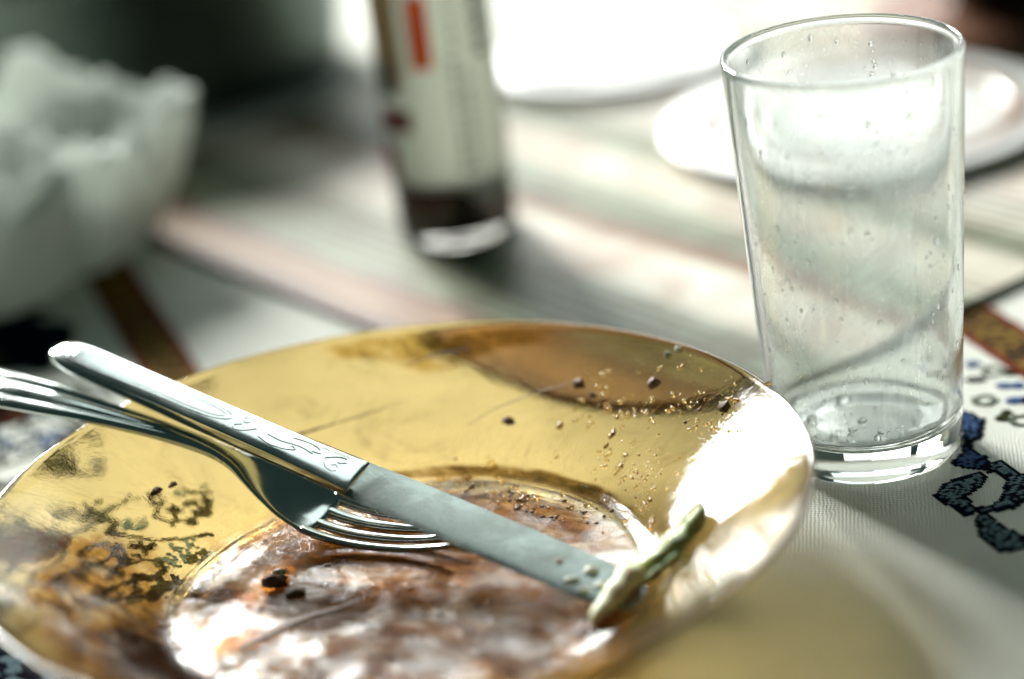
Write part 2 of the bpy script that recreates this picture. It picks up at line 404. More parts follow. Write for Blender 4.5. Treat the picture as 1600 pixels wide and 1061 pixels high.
leafB = [(150.9, -3.3), (154.1, 0.4), (155.7, -1.8), (155.7, -6.5), (160.2, -15.9), (170, -19.1), (168, -24), (158.1, -22.8), (152.2, -23.0), (149.3, -13.7)]
def t_blue(x, y):
    h = noise.noise(Vector((x * 1.1, y * 1.1, 3)))
    for poly in (leafA, stem, loop, leafB):
        if inside((x, y), poly):
            if not all(inside((x + dx, y + dy), poly) for dx, dy in ((1.1, 0), (-1.1, 0), (0, 1.5), (0, -1.5))): return 0
            return (1 if poly is stem else 2) if h > -.06 else 0
    return None
motif(t_blue, ('navy', 'blue', 'teal'), (135, 190, -40, 66))
DOTS = [(178, 93, 2.2, 1), (174.6, 82.6, 1.7, 0), (177.4, 81.6, 1.7, 0), (187, 83.3, 2.4, 3), (182.1, 75.1, 2.2, 1), (185.8, 73.9, 2.2, 1), (182.3, 64.2, 2.4, 1), (185.6, 63.2, 2.4, 0), (175.8, 54.3, 2.2, 3), (178, 57, 1.6, 3),
        (190, 60, 2.2, 1), (193, 50, 2.6, 1), (170, 101, 1.8, 0), (165, 92, 2.0, 1)]
RINGS = [(174.2, 67.3, 3.0), (180.5, 50.5, 3.2), (182.4, 86, 3.0), (168, 84, 3.0)]
def t_dots(x, y):
    for a, b, r, k in DOTS:
        if math.hypot(x - a, y - b) < r: return k
    for a, b, r in RINGS:
        if abs(math.hypot(x - a, y - b) - r) < .75: return 2
    return None
motif(t_dots, ('navy', 'blue', 'sage', 'olive'), (150, 200, 40, 112))
# garland under the dish and beside it: roses, leaves and a dark knotted border
def t_rose(x, y):
    for a, b, r in ((-103, 62, 11), (-122, 168, 12), (-92, 138, 8)):
        d = math.hypot(x - a, y - b)
        if d < r: return 0 if noise.noise(Vector((x * .45, y * .45, 1))) > -.12 else 1
    return None
motif(t_rose, ('red', 'olive'), (-140, -70, 40, 190))
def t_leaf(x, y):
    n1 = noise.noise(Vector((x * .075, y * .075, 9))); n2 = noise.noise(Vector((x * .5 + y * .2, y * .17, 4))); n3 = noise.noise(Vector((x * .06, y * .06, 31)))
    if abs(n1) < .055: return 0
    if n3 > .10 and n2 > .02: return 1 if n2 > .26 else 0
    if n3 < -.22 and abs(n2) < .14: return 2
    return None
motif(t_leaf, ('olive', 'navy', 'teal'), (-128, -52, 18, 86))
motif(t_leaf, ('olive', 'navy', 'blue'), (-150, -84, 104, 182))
motif(lambda x, y: (0 if noise.noise(Vector((x * .2, y * .2, 12))) > -.05 else 1) if noise.noise(Vector((x * .06, y * .06, 14))) > -.25 else None, ('navy', 'teal'), (-150, -84, -60, 16))  # dense dark stitches stand in for the plate's shadow on the cloth
motif(lambda x, y: None if math.hypot((x + 143) / 46, (y - 228) / 30) + .5 * noise.noise(Vector((x * .06, y * .06, 3))) > 1 else 0 if noise.noise(Vector((x * .05, y * .05, 2))) > -.28 else 1, ('navy', 'olive'), (-190, -100, 196, 262))

# placemat, its near corner under the dish's rim
def round_slab(w_, h_, rad, z0, z1, bev):
    def ring(ins):
        out = []
        for cx, cy, a0 in ((w_ - rad, rad, -90), (w_ - rad, h_ - rad, 0), (rad, h_ - rad, 90), (rad, rad, 180)):
            for k in range(17):
                a = R(a0 + 90 * k / 16); out.append((cx + (rad - ins) * math.cos(a), cy + (rad - ins) * math.sin(a)))
        return out
    return loft([[(x, y, z) for x, y in ring(i)] for i, z in ((bev * .5, z0), (0, z0 + bev * .5), (0, z1 - bev), (bev * .3, z1 - bev * .3), (bev, z1))])
tag(link('placemat', round_slab(450, 370, 58, .1, 2.6, .9), M['mat'], None, (81, 65, 0), R(32.7), smooth=False), 'glossy striped placemat with beige and green bands under the bottle', 'placemat')
MZ = 2.6

# ------------------------------------------------------------------ amber dish
TOP = [(0, 5), (40, 5), (60, 5), (63.5, 5.4), (66, 6.8), (68.5, 9.2), (72, 12), (76, 14.9), (83, 19.0), (90, 23.2), (97, 27.4), (103, 31), (106, 32.9), (107.2, 33.8), (107.9, 33.9), (108.3, 33.4), (108.2, 32.6)]
BOT = [(107, 31.2), (103, 28.2), (97, 24.2), (90, 19.8), (83, 15.2), (77, 11.0), (73, 7.2), (70, 3.4), (68, 1.2), (66, .4), (64, .35), (62.5, .9), (60, 1.4), (30, 1.5), (0, 1.5)]
def plate_z(x, y):
    r = math.hypot(x, y)
    for (a, za), (b, zb) in zip(TOP[:14], TOP[1:15]):
        if a <= r <= b: return za + (zb - za) * (r - a) / (b - a)
    return 33.8
def plate_n(x, y):
    e = .4; return Vector((plate_z(x - e, y) - plate_z(x + e, y), plate_z(x, y - e) - plate_z(x, y + e), 2 * e)).normalized()
dish = thing('soup_plate', 'greasy amber glass soup plate smeared with gravy under the cutlery', 'plate')
link('glass_dish', lathe(TOP + BOT, 160), M['amber'], dish)
def skin(name, mt, a0, a1, rin, rout, na, nr, th, closed=False):
    """a thin skin lying on the dish; rin, rout give its edges in mm at turn position k (0..1); 'fade' thins it at every edge"""
    vs, fs, fd = [], [], []; cols = na if closed else na + 1
    for i in range(nr + 1):
        for k in range(cols):
            u = k / na; a = R(a0 + (a1 - a0) * u); v = i / nr
            r = rin(u) + (rout(u) - rin(u)) * v; x, y = r * math.cos(a), r * math.sin(a)
            e = min(1, (1 - v) * 4) * (1 if closed else min(1, v * 3) * min(1, u * 5) * min(1, (1 - u) * 5))
            e *= min(1, max(0, .75 + .9 * noise.noise(Vector((x * .11, y * .11, 6))) + (e - .5)))
            fd.append(e); vs.append((x, y, plate_z(x, y) + .07 + th * e * (.6 + .5 * noise.noise(Vector((x * .09, y * .09, 0))))))
    for i in range(nr):
        for k in range(na):
            k2 = (k + 1) % cols; fs.append((i * cols + k, i * cols + k2, (i + 1) * cols + k2, (i + 1) * cols + k))
    me = bpy.data.meshes.new('m'); me.from_pydata([tuple(c * MM for c in v) for v in vs], [], fs); me.update()
    at_ = me.attributes.new('fade', 'FLOAT', 'POINT'); at_.data.foreach_set('value', fd)
    return link(name, me, mt, dish)
skin('gravy_film', M['gravy'], 0, 360, lambda u: .5, lambda u: 66 + 3 * noise.noise(Vector((math.cos(u * 6.283) * 2, math.sin(u * 6.283) * 2, 5))), 160, 50, .35, True)
SM = m_smear(); SR = film('olive_film', (.80, .66, .36), (.30, .24, .08), (.03, .022, .006), .1, .3, 90, .3)
skin('dish_film', SM, 150, 272, lambda u: 58 - 8 * math.sin(math.pi * u), lambda u: 82 + 21 * math.sin(math.pi * u) ** .6, 90, 40, .25)
skin('dish_film', SR, 56, 100, lambda u: 95 + 4 * math.sin(u * 9), lambda u: 106.4, 50, 16, .10)  # olive-tinted film along the inside of the rear rim
skin('dish_film', film('thick_dark_sauce', (.30, .14, .05), (.03, .012, .004), (.012, .005, .002), .16, .7, 50, .5), 178, 258, lambda u: 57 - 4 * math.sin(math.pi * u), lambda u: 70 + 18 * math.sin(math.pi * u), 70, 30, .3)
skin('painted_refraction_ring', film('refraction_line_tint', (.40, .30, .16), (.05, .05, .028), (.008, .007, .004), .12, .35, 60, .3), 4, 124, lambda u: 61.5, lambda u: 67.4 - 1.2 * u, 90, 14, .2)  # dark refraction line at the well's edge, painted on as a tinted film
skin('dish_film', SM, 268, 330, lambda u: 50, lambda u: 70, 50, 20, .3)

# oil beads and granules stuck to the dish
def scatter(n, fn, rlo, rhi, flat=.6):
    out = []; c = fn()
    for k in range(n):
        if random.random() < .16: c = fn(); sp = random.uniform(.4, 2.6)
        elif k == 0: sp = 1.5
        x, y = c[0] + random.gauss(0, sp), c[1] + random.gauss(0, sp); r = rlo * .7 + (rhi * 1.15 - rlo * .7) * random.random() ** 3.5
        q = random.uniform(.7, 1.5)
        out.append(((x, y, plate_z(x, y) + .12 + r * .15), (r * q, r / q, r * flat), plate_n(x, y)))
    return out
def along(p0, p1, sp):
    def f():
        t = random.random(); return (p0[0] + (p1[0] - p0[0]) * t + random.gauss(0, sp), p0[1] + (p1[1] - p0[1]) * t + random.gauss(0, sp))
    return f
beads = scatter(240, along((18, 58), (52, 22), 4.0), .22, .9) + scatter(420, along((56, 70), (101, 26), 6.5), .18, .8) + scatter(180, along((56, 42), (70, 8), 4.0), .18, .75) + scatter(160, along((60, 52), (78, 20), 6), .15, .6)
beads += scatter(120, along((-40, 12), (40, -40), 14), .2, .8)
tag(link('oil_bead', blobs(beads, 2), M['oil']), 'tiny oil beads scattered over the amber plate', 'oil bead', kind='stuff')
gr = scatter(120, along((18, 58), (52, 20), 4.5), .2, .7, .7) + scatter(34, along((60, 66), (100, 28), 6), .15, .6, .7) + scatter(18, along((56, 40), (70, 12), 5), .15, .5) + scatter(80, along((-45, 20), (50, -30), 20), .2, .8)
tag(link('food_residue', blobs(gr, 1, .5), M['crumb']), 'fine brown crumbs sprinkled over the amber plate', 'crumbs', kind='stuff')
CR = [((35.9, 68.3), (1.9, 1.2, .9), 'crumb', 'dark oval crumb alone on the rear wall of the amber plate'), ((57.2, 69.1), (2.0, 1.3, 1.2), 'crumb', 'dark seed-like crumb high on the plate wall beside a smaller crumb'),
      ((60.4, 63.6), (1.2, .8, .7), 'crumb', 'small crumb just below the dark seed-like crumb'), ((77, 55.5), (1.7, 1.6, 1.3), 'crumb', 'round reddish brown crumb on the plate wall facing the tumbler'),
      ((85.6, 61.8), (1.1, 1.0, .9), 'pale', 'pale droplet-like crumb closest to the rear rim of the plate'), ((82.7, 62.0), (1.2, 1.0, .9), 'pale', 'pale crumb next to the one nearest the rear rim'),
      ((92.2, 30.1), (2.0, 1.6, 1.1), 'crumb', 'rough crumb on the bright plate wall by the tumbler foot'), ((-64.2, 51.2), (2.0, .9, .7), 'crumb', 'long dark crumb on the plate wall below the fork handle'),
      ((-59.9, 55.0), (1.5, .7, .6), 'crumb', 'thin dark crumb on the wall between the fork and the long crumb'), ((-34, 12), (3.4, 2.4, 1.9), 'crumb', 'large dark lump of meat sauce in the plate well'),
      ((-33.0, 16.5), (1.8, 1.3, 1.2), 'pale', 'glossy pale morsel on top of the dark sauce lump'), ((-29, 4.5), (3.0, 1.6, 1.2), 'crumb', 'flat brown scrap in front of the dark sauce lump')]
for (x, y), rad, mt, lb in CR:
    o = link('food_crumb', blobs([((0, 0, 0), rad, plate_n(x, y))], 3, .6), M[mt], None, (x, y, plate_z(x, y) + rad[2] * .55))
    tag(o, lb, 'crumb', 'crumbs on the amber plate')
# a dried drip of sauce down the rear wall, and a dark scrape in the well
def drip(name, pts, wds, mt, lb):
    P = spline([(x, y, plate_z(x, y) + .12, q) for (x, y), q in zip(pts, wds)], 8)
    P = [(x, y, plate_z(x, y) + .12, max(.05, q * (1 + .5 * noise.noise(Vector((x, y, 2)))))) for x, y, z, q in P]
    tag(link(name, loft(tube_secs(P, 8, 0, .35)), M[mt], None), lb, 'sauce streak', 'dried sauce streaks on the amber plate')
drip('sauce_streak', [(-31, 75), (-26, 76.5), (-14, 80), (0, 83), (9, 84.5)], [.7, .9, .4, .25, .1], 'crumb', 'thin brown sauce streak running up the rear wall from the knife')
drip('sauce_streak', [(10, 95), (16, 96), (22, 95.6), (30, 95)], [.3, .6, .8, .3], 'crumb', 'short brown streak near the rear rim of the plate')
drip('sauce_streak', [(-44, -20), (-36, -15), (-26, -9), (-16, -6), (-8, 0)], [1.4, 1.8, 1.2, .9, .3], 'crumb', 'wide dark scrape of sauce across the plate well')
drip('sauce_streak', [(24, 72), (34, 74), (46, 73.5), (57, 71)], [.15, .3, .35, .2], 'crumb', 'faint streak leading to the dark seed-like crumb')

# ------------------------------------------------------------------ table knife
def frame(p, a, up=(0, 0, 1)):
    a = Vector(a).normalized(); b = Vector(up).cross(a).normalized(); n = a.cross(b)
    M4 = Matrix((a, b, n)).transposed().to_4x4(); M4.translation = Vector(p) * MM; return M4
knife = thing('table_knife', 'steel table knife with an ornate handle lying across the plate', 'knife')
knife.matrix_world = frame((54, -24.6, 6.9), (-141.6, 120.3, 39.6))
BL = 84
secs = []
for s, y0, y1, th in ([(-6.0, -1.2, 2.2, .5), (-5.6, -3.0, 4.2, .6), (-4.4, -5.2, 6.0, .7), (-2.2, -7.0, 7.4, .8), (1, -8.0, 8.2, .85), (6, -8.8, 8.8, .9), (16, -9.2, 9.2, 1.0), (40, -9.3, 9.3, 1.1), (64, -9.1, 9.1, 1.2), (75, -8.9, 8.9, 1.4), (79, -8.4, 8.6, 2.2), (82, -7.9, 8.2, 3.0), (85, -7.6, 7.7, 3.6)]):
    zt = 0 if s < 76 else (s - 76) * .07
    secs.append([(s, y0, zt - th * .8), (s, y0, zt - .14), (s, y0 + .14, zt), (s, y1 - 2.4, zt), (s, y1 - .1, zt - th * .38), (s, y1, zt - th * .5), (s, y1 - .1, zt - th * .62), (s, y1 - 2.4, zt - th), (s, y0 + .14, zt - th)])
bl = link('blade', loft(secs), M['blade'], knife); bl.data.set_sharp_from_angle(angle=R(22))
def superell(s, wd, ht, hb, n=72, e=7.0, crown=1.0, skew=0.0):
    out = []
    for k in range(n):
        g = 2 * math.pi * k / n; c, q = math.cos(g), math.sin(g)
        e2 = e if q > 0 else 2.6
        y = wd * math.copysign(abs(c) ** (2 / e2), c); z = (ht if q > 0 else hb * 1.12) * math.copysign(abs(q) ** (2 / (e2 * .9)), q)
        if q > 0: z *= .74 + .26 * crown * (1 - (y / wd) ** 2)
        out.append((s + skew * y, y, z))
    return out
hs = [(83.5, 7.3, .9, 2.6), (84.2, 7.5, 1.2, 3.0), (86.5, 7.5, 1.5, 3.4), (95, 7.1, 1.7, 3.8), (112, 6.5, 1.8, 3.9), (135, 6.2, 1.9, 3.9), (160, 6.2, 1.9, 3.8), (178, 6.3, 1.8, 3.6), (184, 6.2, 1.7, 3.4), (188, 5.6, 1.5, 3.0), (190.6, 4.5, 1.2, 2.6), (192.0, 3.1, .8, 1.9), (192.6, 1.3, .35, .9)]
hd = link('handle', loft([superell(s, a, b, c, skew=-.22 * max(0, 1 - (s - 83) / 30)) for s, a, b, c in spline(hs, 4)]), M['steel'], knife)
def hz(s, y):
    for p, q in zip(hs, hs[1:]):
        if p[0] <= s <= q[0]:
            t = (s - p[0]) / (q[0] - p[0]); wd = p[1] + (q[1] - p[1]) * t; ht = p[2] + (q[2] - p[2]) * t
            u = min(1, abs(y) / wd); return ht * max(.05, (1 - u ** 7.0)) ** (1 / 6.3) * (.74 + .26 * (1 - u * u))
    return 1
def rel(pts, r):
    P = spline(pts, 10); return [(s, y, hz(s, y) + .04, r) for s, y in P]
oval = [(s_, y_ * .84) for s_, y_ in [(186.5, 0), (186, 2.6), (183, 4.3), (170, 4.5), (150, 4.3), (136, 3.9), (130, 2.6), (127.5, 0), (130, -2.6), (136, -3.9), (150, -4.3), (170, -4.5), (183, -4.3), (186, -2.6), (186.5, 0)]]
inner = [(s * .93 + 11.2, y * .66) for s, y in oval]
def heart(c, k, q): return [(c - 3.4 * k, 0), (c - 1 * k, 2.7 * q), (c + 1.6 * k, 3.6 * q), (c + 2.8 * k, 2.2 * q), (c + 1.2 * k, .6 * q), (c + .2 * k, 1.6 * q)]
scroll = [oval, inner, heart(122, 1, 1), heart(122, 1, -1), heart(92, -1, 1), heart(92, -1, -1), [(116, 2.6), (112, 3.6), (107, 3.2), (104, 1.6), (106, .6)], [(108, -3.0), (103, -3.7), (99, -2.8), (97.5, -1.2), (100, -.6)], [(115, 0), (110, .5), (104, -.4), (99, .3)]]
link('ornament', tubes_mesh([rel(p, (.13 if i == 0 else .09 if i == 1 else .14)) for i, p in enumerate(scroll)], 6), M['steel'], hd)

# ------------------------------------------------------------------ fork
fork = thing('dinner_fork', 'four-tined steel fork resting in the plate beneath the knife', 'fork')
fork.matrix_world = frame((17.2, 18.0, 0), (-.872, .489, 0))
ZP = [(0, 9.3), (10, 7.4), (20, 6.5), (32, 7.0), (42, 9.2), (50, 13.2), (58, 19.0), (66, 24.3), (76, 28.4), (90, 32.2), (108, 36.0), (125, 39.2), (150, 42.6), (175, 44.2), (200, 44.6)]
ZS = spline(ZP, 10)
def fz(s):
    for a, b in zip(ZS, ZS[1:]):
        if a[0] <= s <= b[0]: return a[1] + (b[1] - a[1]) * (s - a[0]) / max(1e-6, b[0] - a[0])
    return ZS[-1][1] if s > 100 else ZS[0][1]
def fsec(s, wd, th, dish_=0.0, ridge=0.0, n=28, y0=0.0, e=3.0):
    t = Vector((1, 0, (fz(s + .5) - fz(s - .5)))).normalized(); nn = Vector((-t.z, 0, t.x)); out = []
    for k in range(n):
        g = 2 * math.pi * k / n; c, q = math.cos(g), math.sin(g)
        y = wd * math.copysign(abs(c) ** (2 / e), c); z = th * .5 * math.copysign(abs(q) ** (2 / e), q)
        u = abs(y) / wd
        z += dish_ * ((y0 + y) / 12) ** 2
        if q > 0 and ridge: z += ridge * (.55 * math.cos(min(1, u / .42) * math.pi) * (1 if u < .42 else 0) + (-.55 if .42 <= u < .5 else 0) + (.5 * math.sin((u - .5) / .5 * math.pi) if u >= .5 else 0))
        p = Vector((s, y0 + y, fz(s))) + nn * z; out.append(tuple(p))
    return out
hd_ = [(69, 3.9, 2.9, .3), (73, 3.35, 3.1, .1), (80, 3.5, 3.1, 0), (92, 4.4, 2.8, 0), (108, 6.0, 2.5, 0), (125, 8.6, 2.3, 0), (150, 10.6, 2.2, 0), (175, 11.2, 2.1, 0), (188, 10.2, 2.0, 0), (194, 7.2, 1.8, 0), (197, 4.2, 1.4, 0), (198, 1.5, .8, 0)]
link('handle', loft([fsec(s, a, b, c, ridge=.55 * min(1, max(0, (s - 84) / 25)) * min(1, max(0, (197 - s) / 10)), n=56) for s, a, b, c in spline(hd_, 6)]), M['steel2'], fork)
hh = [(41.2, 11.5, 1.3, 1.0), (42.2, 11.85, 2.0, 1.6), (46, 11.9, 2.1, 1.9), (51, 11.4, 2.2, 2.0), (56, 9.9, 2.3, 1.9), (61, 7.4, 2.5, 1.5), (65, 5.2, 2.8, .9), (68, 4.1, 2.9, .5), (70, 3.75, 2.8, .25)]
link('head', loft([fsec(s, a, b, c, n=40) for s, a, b, c in spline(hh, 5)]), M['steel2'], fork)
for k in range(4):
    yc = -9.78 + 6.52 * k
    ts = [(0, .55, .9), (.8, .95, 1.3), (4, 1.15, 1.6), (15, 1.5, 1.9), (30, 1.8, 2.0), (40, 2.05, 2.05), (44, 2.1, 2.0)]
    link('tine', loft([fsec(s, a, b, 1.5 * min(1, s / 40), n=14, y0=yc * (.90 + .10 * s / 44), e=2.5) for s, a, b in spline(ts, 4)]), M['steel2'], fork)

# ------------------------------------------------------------------ green beans at the knife tip
def bean(pts, mt, lb, seed, flat=.72):
    P = spline(pts, 10); P = [(x, y, z, r * 1.45 * (1 + .07 * math.sin(i * .5 + seed) + .03 * math.sin(i * 1.7))) for i, (x, y, z, r) in enumerate(P)]
    o = link('green_bean', loft(tube_secs(P, 24, .14, flat, seed)), M[mt]); tag(o, lb, 'green bean', 'pieces of cooked green bean at the knife tip')
bean([(44.2, -36.6, 6.3, .4), (45.4, -35.2, 7.0, 1.2), (49, -31, 8.0, 1.9), (53, -26.5, 9.3, 2.2), (56.5, -22, 10.0, 2.6), (58.4, -20, 9.6, 1.9), (59.4, -19, 9.0, .5)], 'bean2', 'short pale bean piece lying over the very tip of the knife', 1)
bean([(56.4, -19.2, 7.6, .4), (58, -18, 8.0, 1.3), (63, -16.4, 9.2, 2.1), (69.5, -16.3, 13.2, 2.3), (74, -13.8, 15.8, 2.0), (77, -11.2, 18.2, 1.5), (78.6, -9.4, 19.6, .4)], 'bean', 'olive green bean pod leaning up the plate wall from the knife tip', 5)
bean([(57.6, -12.4, 6.4, .4), (60, -11.6, 7.0, 1.1), (66, -11.6, 9.6, 1.8), (72, -10.8, 14.4, 2.0), (76.4, -8.4, 17.8, 1.7), (78.4, -6.6, 19.4, .5)], 'bean2', 'pale split bean pod behind the olive pod on the plate wall', 9)
bean([(59.6, -21.8, 7.0, .4), (61.4, -20.8, 7.6, 1.2), (65.4, -19.8, 9.4, 1.5), (69, -20.4, 12.4, 1.1), (70.6, -20.8, 13.8, .3)], 'bean', 'thin shrivelled green shred lying against the olive bean pod', 13)
for i, (s, y, rad, lb) in enumerate([(6, 1.5, (1.8, 1.2, 1.0), 'bean crumb on the blade closest to the knife tip'), (11, -2.5, (1.7, 1.5, 1.2), 'roundest pale crumb stuck on the knife blade'), (13, 4.2, (1.9, 1.2, .9), 'pale oblong crumb near the upper edge of the blade'), (20, -1.0, (.9, .8, .6), 'small speck further up the knife blade'), (8, 6.0, (1.5, 1.1, .9), 'pale crumb at the blade edge by the beans')]):
    p = knife.matrix_world @ Vector((s * MM, y * MM, rad[2] * .4 * MM))
    tag(link('bean_crumb', blobs([((0, 0, 0), (rad[0] * .95, rad[1] * .75, rad[2] * .5), None)], 3, 1.2), M['pale' if i != 3 else 'crumb'], None, tuple(c / MM for c in p)), lb, 'crumb', 'crumbs on the knife blade')

# ------------------------------------------------------------------ tumbler
tumb = thing('drinking_tumbler', 'empty clear glass tumbler with droplets and milky residue inside', 'tumbler', (135, 49.3, .55))
H = 117; ro = lambda z: 26.6 + (32.3 - 26.6) * (z / H); ri = lambda z: ro(z) - (1.55 + .5 * (1 - z / H))
prof = [(0, 1.6), (14, 1.5), (20, .9), (22.5, .2), (24.0, 0), (25.3, .25), (26.2, 1.1), (26.55, 2.4)] + [(ro(z), z) for z in (4, 8, 14, 30, 60, 90, 108, 114.5)] + [(ro(116) - .02, 116.2), (ro(117) - .35, 116.85), (ro(117) - .85, 117.1), (ri(117) + .3, 116.8), (ri(116), 116.0)]
n_out = len(prof)
prof += [(ri(z), z) for z in (114, 108, 90, 60, 30, 18, 13.5)] + [(ri(12) - .5, 11.2), (ri(11) - 1.6, 9.7), (ri(10) - 3.6, 8.9), (14, 8.7), (0, 8.6)]
link('glass_body', lathe(prof, 128, lambda i: 1 if n_out - 1 <= i < n_out + 6 else 0), [M['glass'], M['residue']], tumb)
water = lathe([(0, 8.72), (14, 8.82), (ri(10) - 3.7, 9.02), (ri(11) - 1.9, 9.75), (ri(11) - 1.5, 10.1), (ri(11) - 2.6, 9.9), (16, 9.55), (0, 9.5)], 64)
tag(link('leftover_water', water, M['water'], None, (135, 49.3, .55)), 'last thin pool of water in the bottom of the tumbler', 'water')
dr = []
def wall_drop(a, z, r, inner=True):
    q = (ri(z) - .05) if inner else (ro(z) + .05); n_ = Vector((-math.cos(a), -math.sin(a), 0)) * (1 if inner else -1)
    dr.append(((135 + q * math.cos(a), 49.3 + q * math.sin(a), z + .55), (r, r * random.uniform(1, 1.4), r * .45), tuple(n_)))
for _ in range(420):
    z = 14 + 100 * random.random() ** .9; wall_drop(random.uniform(0, 2 * math.pi), z, .16 + .8 * random.random() ** 4)
for _ in range(190): wall_drop(R(random.uniform(195, 345)), 12 + 88 * random.random(), .13 + .6 * random.random() ** 3, False)
for _ in range(60): wall_drop(R(random.uniform(-70, 20)), random.uniform(18, 60), .2 + .55 * random.random() ** 2)
for _ in range(40): wall_drop(R(random.uniform(190, 235)), random.uniform(35, 75), .2 + .5 * random.random() ** 2)
for z in (100, 102.5, 104, 107, 109): wall_drop(R(62 + random.uniform(-6, 6)), z, random.uniform(.4, .9))
for x, y, r in ((-6, -9, 1.5), (1, -14, 1.2), (7, -12, 1.1), (-12, -12, 1.3), (-2, -4, 1.6), (12, -8, 1.2), (-15, 2, 1.8), (4, 3, 1.0), (-4, 12, 2.3)):
    dr.append(((135 + x, 49.3 + y, 10.1 + .55), (r, r, r * .6), None))
tag(link('water_droplet', blobs(dr, 2), M['water']), 'small water droplets clinging inside the tumbler', 'droplets', kind='stuff')

# ------------------------------------------------------------------ sauce bottle
bot = thing('sauce_bottle', 'small glass sauce bottle with white label and dark sauce on placemat', 'bottle', (38.1, 270, MZ))
bo = [(0, 2.2), (12, 1.8), (17, .6), (19, .05), (20.4, .8), (21.3, 2.6), (21.6, 6), (21.8, 60), (22, 104), (21.2, 112), (18, 122), (13, 131), (10.5, 138), (10, 150), (10, 158)]
bi = [(8.2, 158), (8.4, 149), (9, 139), (11.4, 131.5), (16.4, 121.5), (19.6, 111.5), (20.4, 104), (20.6, 60), (20.4, 7), (19, 4.4), (15, 3.4), (0, 3.2)]
link('bottle_glass', lathe(bo + bi, 72), ALT, bot)
link('sauce', lathe([(0, 3.7), (15, 3.7), (19.0, 4.2), (20.6, 6.6), (20.85, 14), (20.85, 25.5), (20.3, 24.8), (0, 24.5)], 64), M['sauce'], bot)
cap = link('screw_cap', lathe([(0, 172), (9, 172), (11, 171), (11.6, 169), (11.6, 154), (11, 153), (10.15, 153)], 48), M['cap'], bot)
def patch(t0, t1, z0, z1, r, n=24, zf=None):
    vs, fs = [], []
    for i in range(n + 1):
        a = R(-90 + t0 + (t1 - t0) * i / n); lo = zf(t0 + (t1 - t0) * i / n) if zf else z0
        for q, z in ((r, lo), (r, z1), (r + .12, z1), (r + .12, lo)): vs.append((q * math.cos(a), q * math.sin(a), z))
    for i in range(n):
        for k in range(4):
            k2 = (k + 1) % 4; fs.append((4 * i + k, 4 * i + k2, 4 * i + 4 + k2, 4 * i + 4 + k))
    fs += [(0, 1, 2, 3), (4 * n, 4 * n + 1, 4 * n + 2, 4 * n + 3)]
    return mesh(vs, fs)
lab = link('label', patch(-66, 74, 22, 108, 21.95, 80, lambda t: 23 - 9 * math.exp(-((t - 34) / 20) ** 2)), M['label'], bot, smooth=False)
def deg(x): return math.degrees(math.asin(max(-.99, min(.99, x / 22))))
for x0, x1, z0, z1, mt in ((-9.4, -2.6, 67, 93, 'orange'), (-21.6, -13, 60, 104, 'tan'), (-21.4, -16, 57, 70, 'ink'), (-21.5, -12.5, 44, 52, 'redink'), (-21.9, -18.5, 24, 38, 'redink')):
    link('print_block', patch(deg(x0), deg(x1), z0, z1, 22.1), M[mt], lab, smooth=False)
for col, (x, wd, z0, z1, mt) in enumerate(((14.5, 4.2, 69, 100, 'ink'), (4.5, 2.6, 28, 70, 'paleink'), (8.5, 2.2, 24, 66, 'paleink'), (5.5, 1.8, 72, 98, 'paleink'))):
    z = z0
    while z < z1:
        hgt = random.uniform(1.4, 3.4)
        link('print_block', patch(deg(x - wd / 2), deg(x + wd / 2), z, min(z1, z + hgt), 22.1, 5), M[mt], lab, smooth=False); z += hgt + random.uniform(.8, 2.0)

# ------------------------------------------------------------------ napkin bundle
def cup(r0, r1, hgt, seed, facets, tip, lean):
    """bunched tissue: a pleated cup whose ragged lip turns over and drops inside"""
    rnd = random.Random(seed); vs, fs = [], []; na = 220
    pr = spline([(r0, .4), (r0 * 1.18, hgt * .10), (r0 + (r1 - r0) * .55, hgt * .34), (r1 * .97, hgt * .66), (r1 * 1.02, hgt * .90), (r1 * .99, hgt * .985), (r1 * .93, hgt), (r1 * .84, hgt * .95), (r1 * .72, hgt * .78), (r1 * .5, hgt * .60), (r1 * .12, hgt * .55)], 6)
    cr_ = sorted(rnd.uniform(0, 2 * math.pi) for _ in range(facets)); am = [rnd.uniform(.45, 1.0) for _ in cr_]; tw = [rnd.uniform(-.5, .5) for _ in cr_]
    for i, (r, z) in enumerate(pr):
        v = i / (len(pr) - 1)
        for k in range(na):
            a = 2 * math.pi * k / na; c, q = math.cos(a), math.sin(a)
            fold = 0
            for ca, ka, ta in zip(cr_, am, tw):
                d = abs((a - ca - ta * v + math.pi) % (2 * math.pi) - math.pi); fold += ka * math.exp(-(d / .20) ** 2)
            amp = min(1, .25 + 1.3 * v)
            rr = r * (1 + .21 * amp * (fold - .6)) + r1 * .12 * amp * noise.noise(Vector((c * 1.6 + seed, q * 1.6, z * .03))) + r1 * .12 * amp * abs(noise.noise(Vector((c * 4 + seed, q * 4, z * .035)))) + r1 * .09 * amp * abs(noise.noise(Vector((c * 9 + seed, q * 9, z * .11 + v * 3)))) + .9 * noise.noise(Vector((c * 22, q * 22, z * .3)))
            zz = z * (1 + .07 * min(1, v * 2) * (fold - .6) + .10 * min(1, v * 2) * noise.noise(Vector((c * 1.2, q * 1.2, seed)))) + 8.0 * min(1, v * 2) * (abs(noise.noise(Vector((c * 7, q * 7, seed + v * 3)))) - .2) + (lean * c + tip * q) * rr * v / r1
            vs.append((rr * c, rr * q, max(.3, zz)))
    m_ = len(pr)
    for i in range(m_ - 1):
        for k in range(na):
            k2 = (k + 1) % na; fs.append((i * na + k, i * na + k2, (i + 1) * na + k2, (i + 1) * na + k))
    fs.append(tuple(range(na))); fs.append(tuple(range((m_ - 1) * na, m_ * na)))
    return mesh(vs, fs)
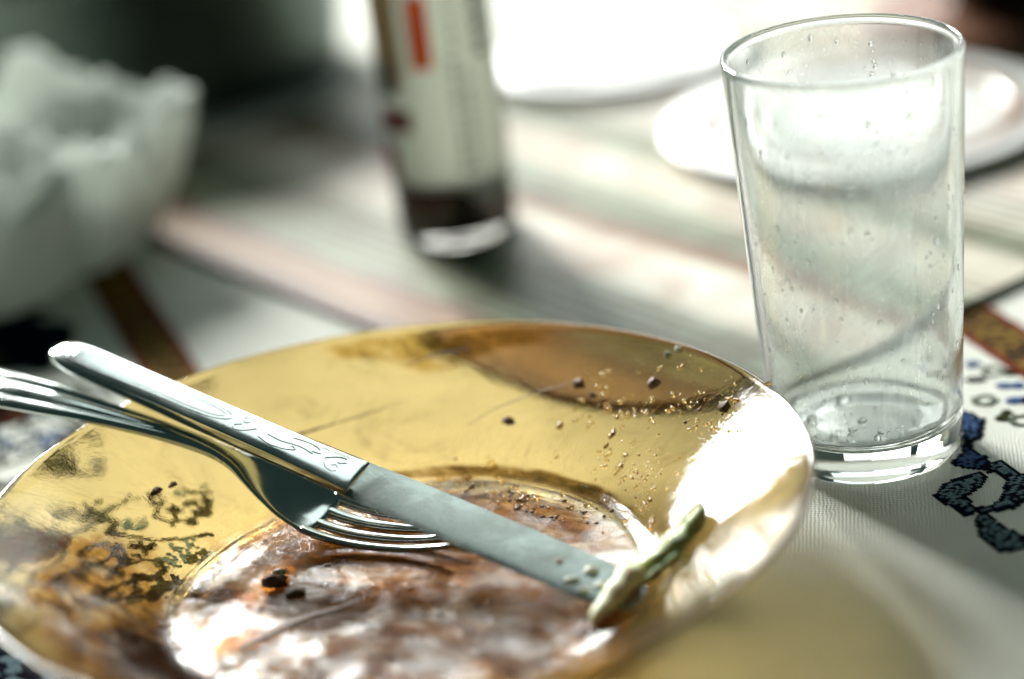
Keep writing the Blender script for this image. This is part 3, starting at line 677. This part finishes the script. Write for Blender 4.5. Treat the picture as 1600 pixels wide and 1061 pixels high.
nap = thing('paper_napkin', 'crumpled white paper napkin bunched into a cup shape beside placemat', 'napkin', (-110, 312, .5))
link('outer_wrap', cup(30, 47, 54, 3, 12, 13, -5), M['paper'], nap)
link('rolled_fold', cup(22, 32, 44, 8, 7, 16, 2), M['paper'], nap, (-20, -37, 0))
link('inner_fold', cup(12, 22, 50, 21, 8, 10, -6), M['paper'], nap, (12, 8, 0))

# ------------------------------------------------------------------ things behind, far out of focus
pot = thing('cooking_pot', 'large dark enamel cooking pot standing behind the napkin', 'pot', (-82, 532, .3))
link('body', lathe([(0, 0), (78, 0), (86, 3), (91, 10), (93, 24), (95, 67), (97.5, 70), (97, 72), (94, 71), (92, 65), (90, 24), (86, 10), (76, 5), (0, 4.5)], 96), M['dark'], pot)
link('lid', lathe([(0, 82), (30, 81), (70, 77), (96, 72.4), (97, 73.2), (70, 78.4), (30, 82.5), (12, 83.5), (9, 87), (13, 91), (10, 94), (0, 95)], 96), M['dark'], pot)
for sgn in (1, -1):
    P = spline([(sgn * 93, -16, 55, 3.4), (sgn * 108, -14, 57, 3.4), (sgn * 113, 0, 57.5, 3.4), (sgn * 108, 14, 57, 3.4), (sgn * 93, 16, 55, 3.4)], 6)
    link('side_handle', loft(tube_secs(P, 10)), M['dark'], pot)

def plate(name, label, loc, r, h, mt, band_=None):
    t = thing(name, label, 'plate', loc)
    link('body', lathe([(0, 2.2), (r * .56, 2.2), (r * .63, 3.4), (r * .70, h * .62), (r * .98, h), (r, h - .4), (r * .985, h - 1.6), (r * .70, h * .62 - 2.6), (r * .60, .8), (r * .56, 0), (r * .52, .1), (r * .5, .8), (0, .8)], 96), M[mt], t)
    if band_:
        a, b = band_; z = lambda q: h * .62 + (h - h * .62) * (q - .70) / .28 + .08
        link('painted_band', lathe([(r * a, z(a)), (r * b, z(b)), (r * b, z(b) + .12), (r * a, z(a) + .12), (r * a, z(a))], 96), M['brownband'], t)
    return t
plate('saucer', 'plain white glazed saucer on placemat behind the bottle', (121, 446, MZ + .1), 53, 6, 'porcelain')
plate('side_plate', 'white side plate with brown painted ring behind the tumbler', (199, 318, MZ + .1), 76, 5.6, 'porcelain', (.74, .84))
co_ = thing('wooden_coaster', 'round reddish brown wooden coaster under the black bowl', 'coaster', (277, 424, MZ + .1))
link('board', lathe([(0, 9), (50, 9), (52, 8), (52.5, 6), (52.5, 2.5), (51.5, .5), (49, 0), (0, 0)], 72), M['wood'], co_)
bw = thing('black_bowl', 'glossy black bowl standing on the wooden coaster', 'bowl', (290, 436, MZ + 9.2))
link('body', lathe([(0, 0), (24, 0), (25, 1), (24, 4), (33, 12), (41, 28), (44, 46), (43.5, 47.5), (42, 46.5), (39, 29), (31, 14.5), (20, 8), (0, 6.5)], 72), M['black'], bw)
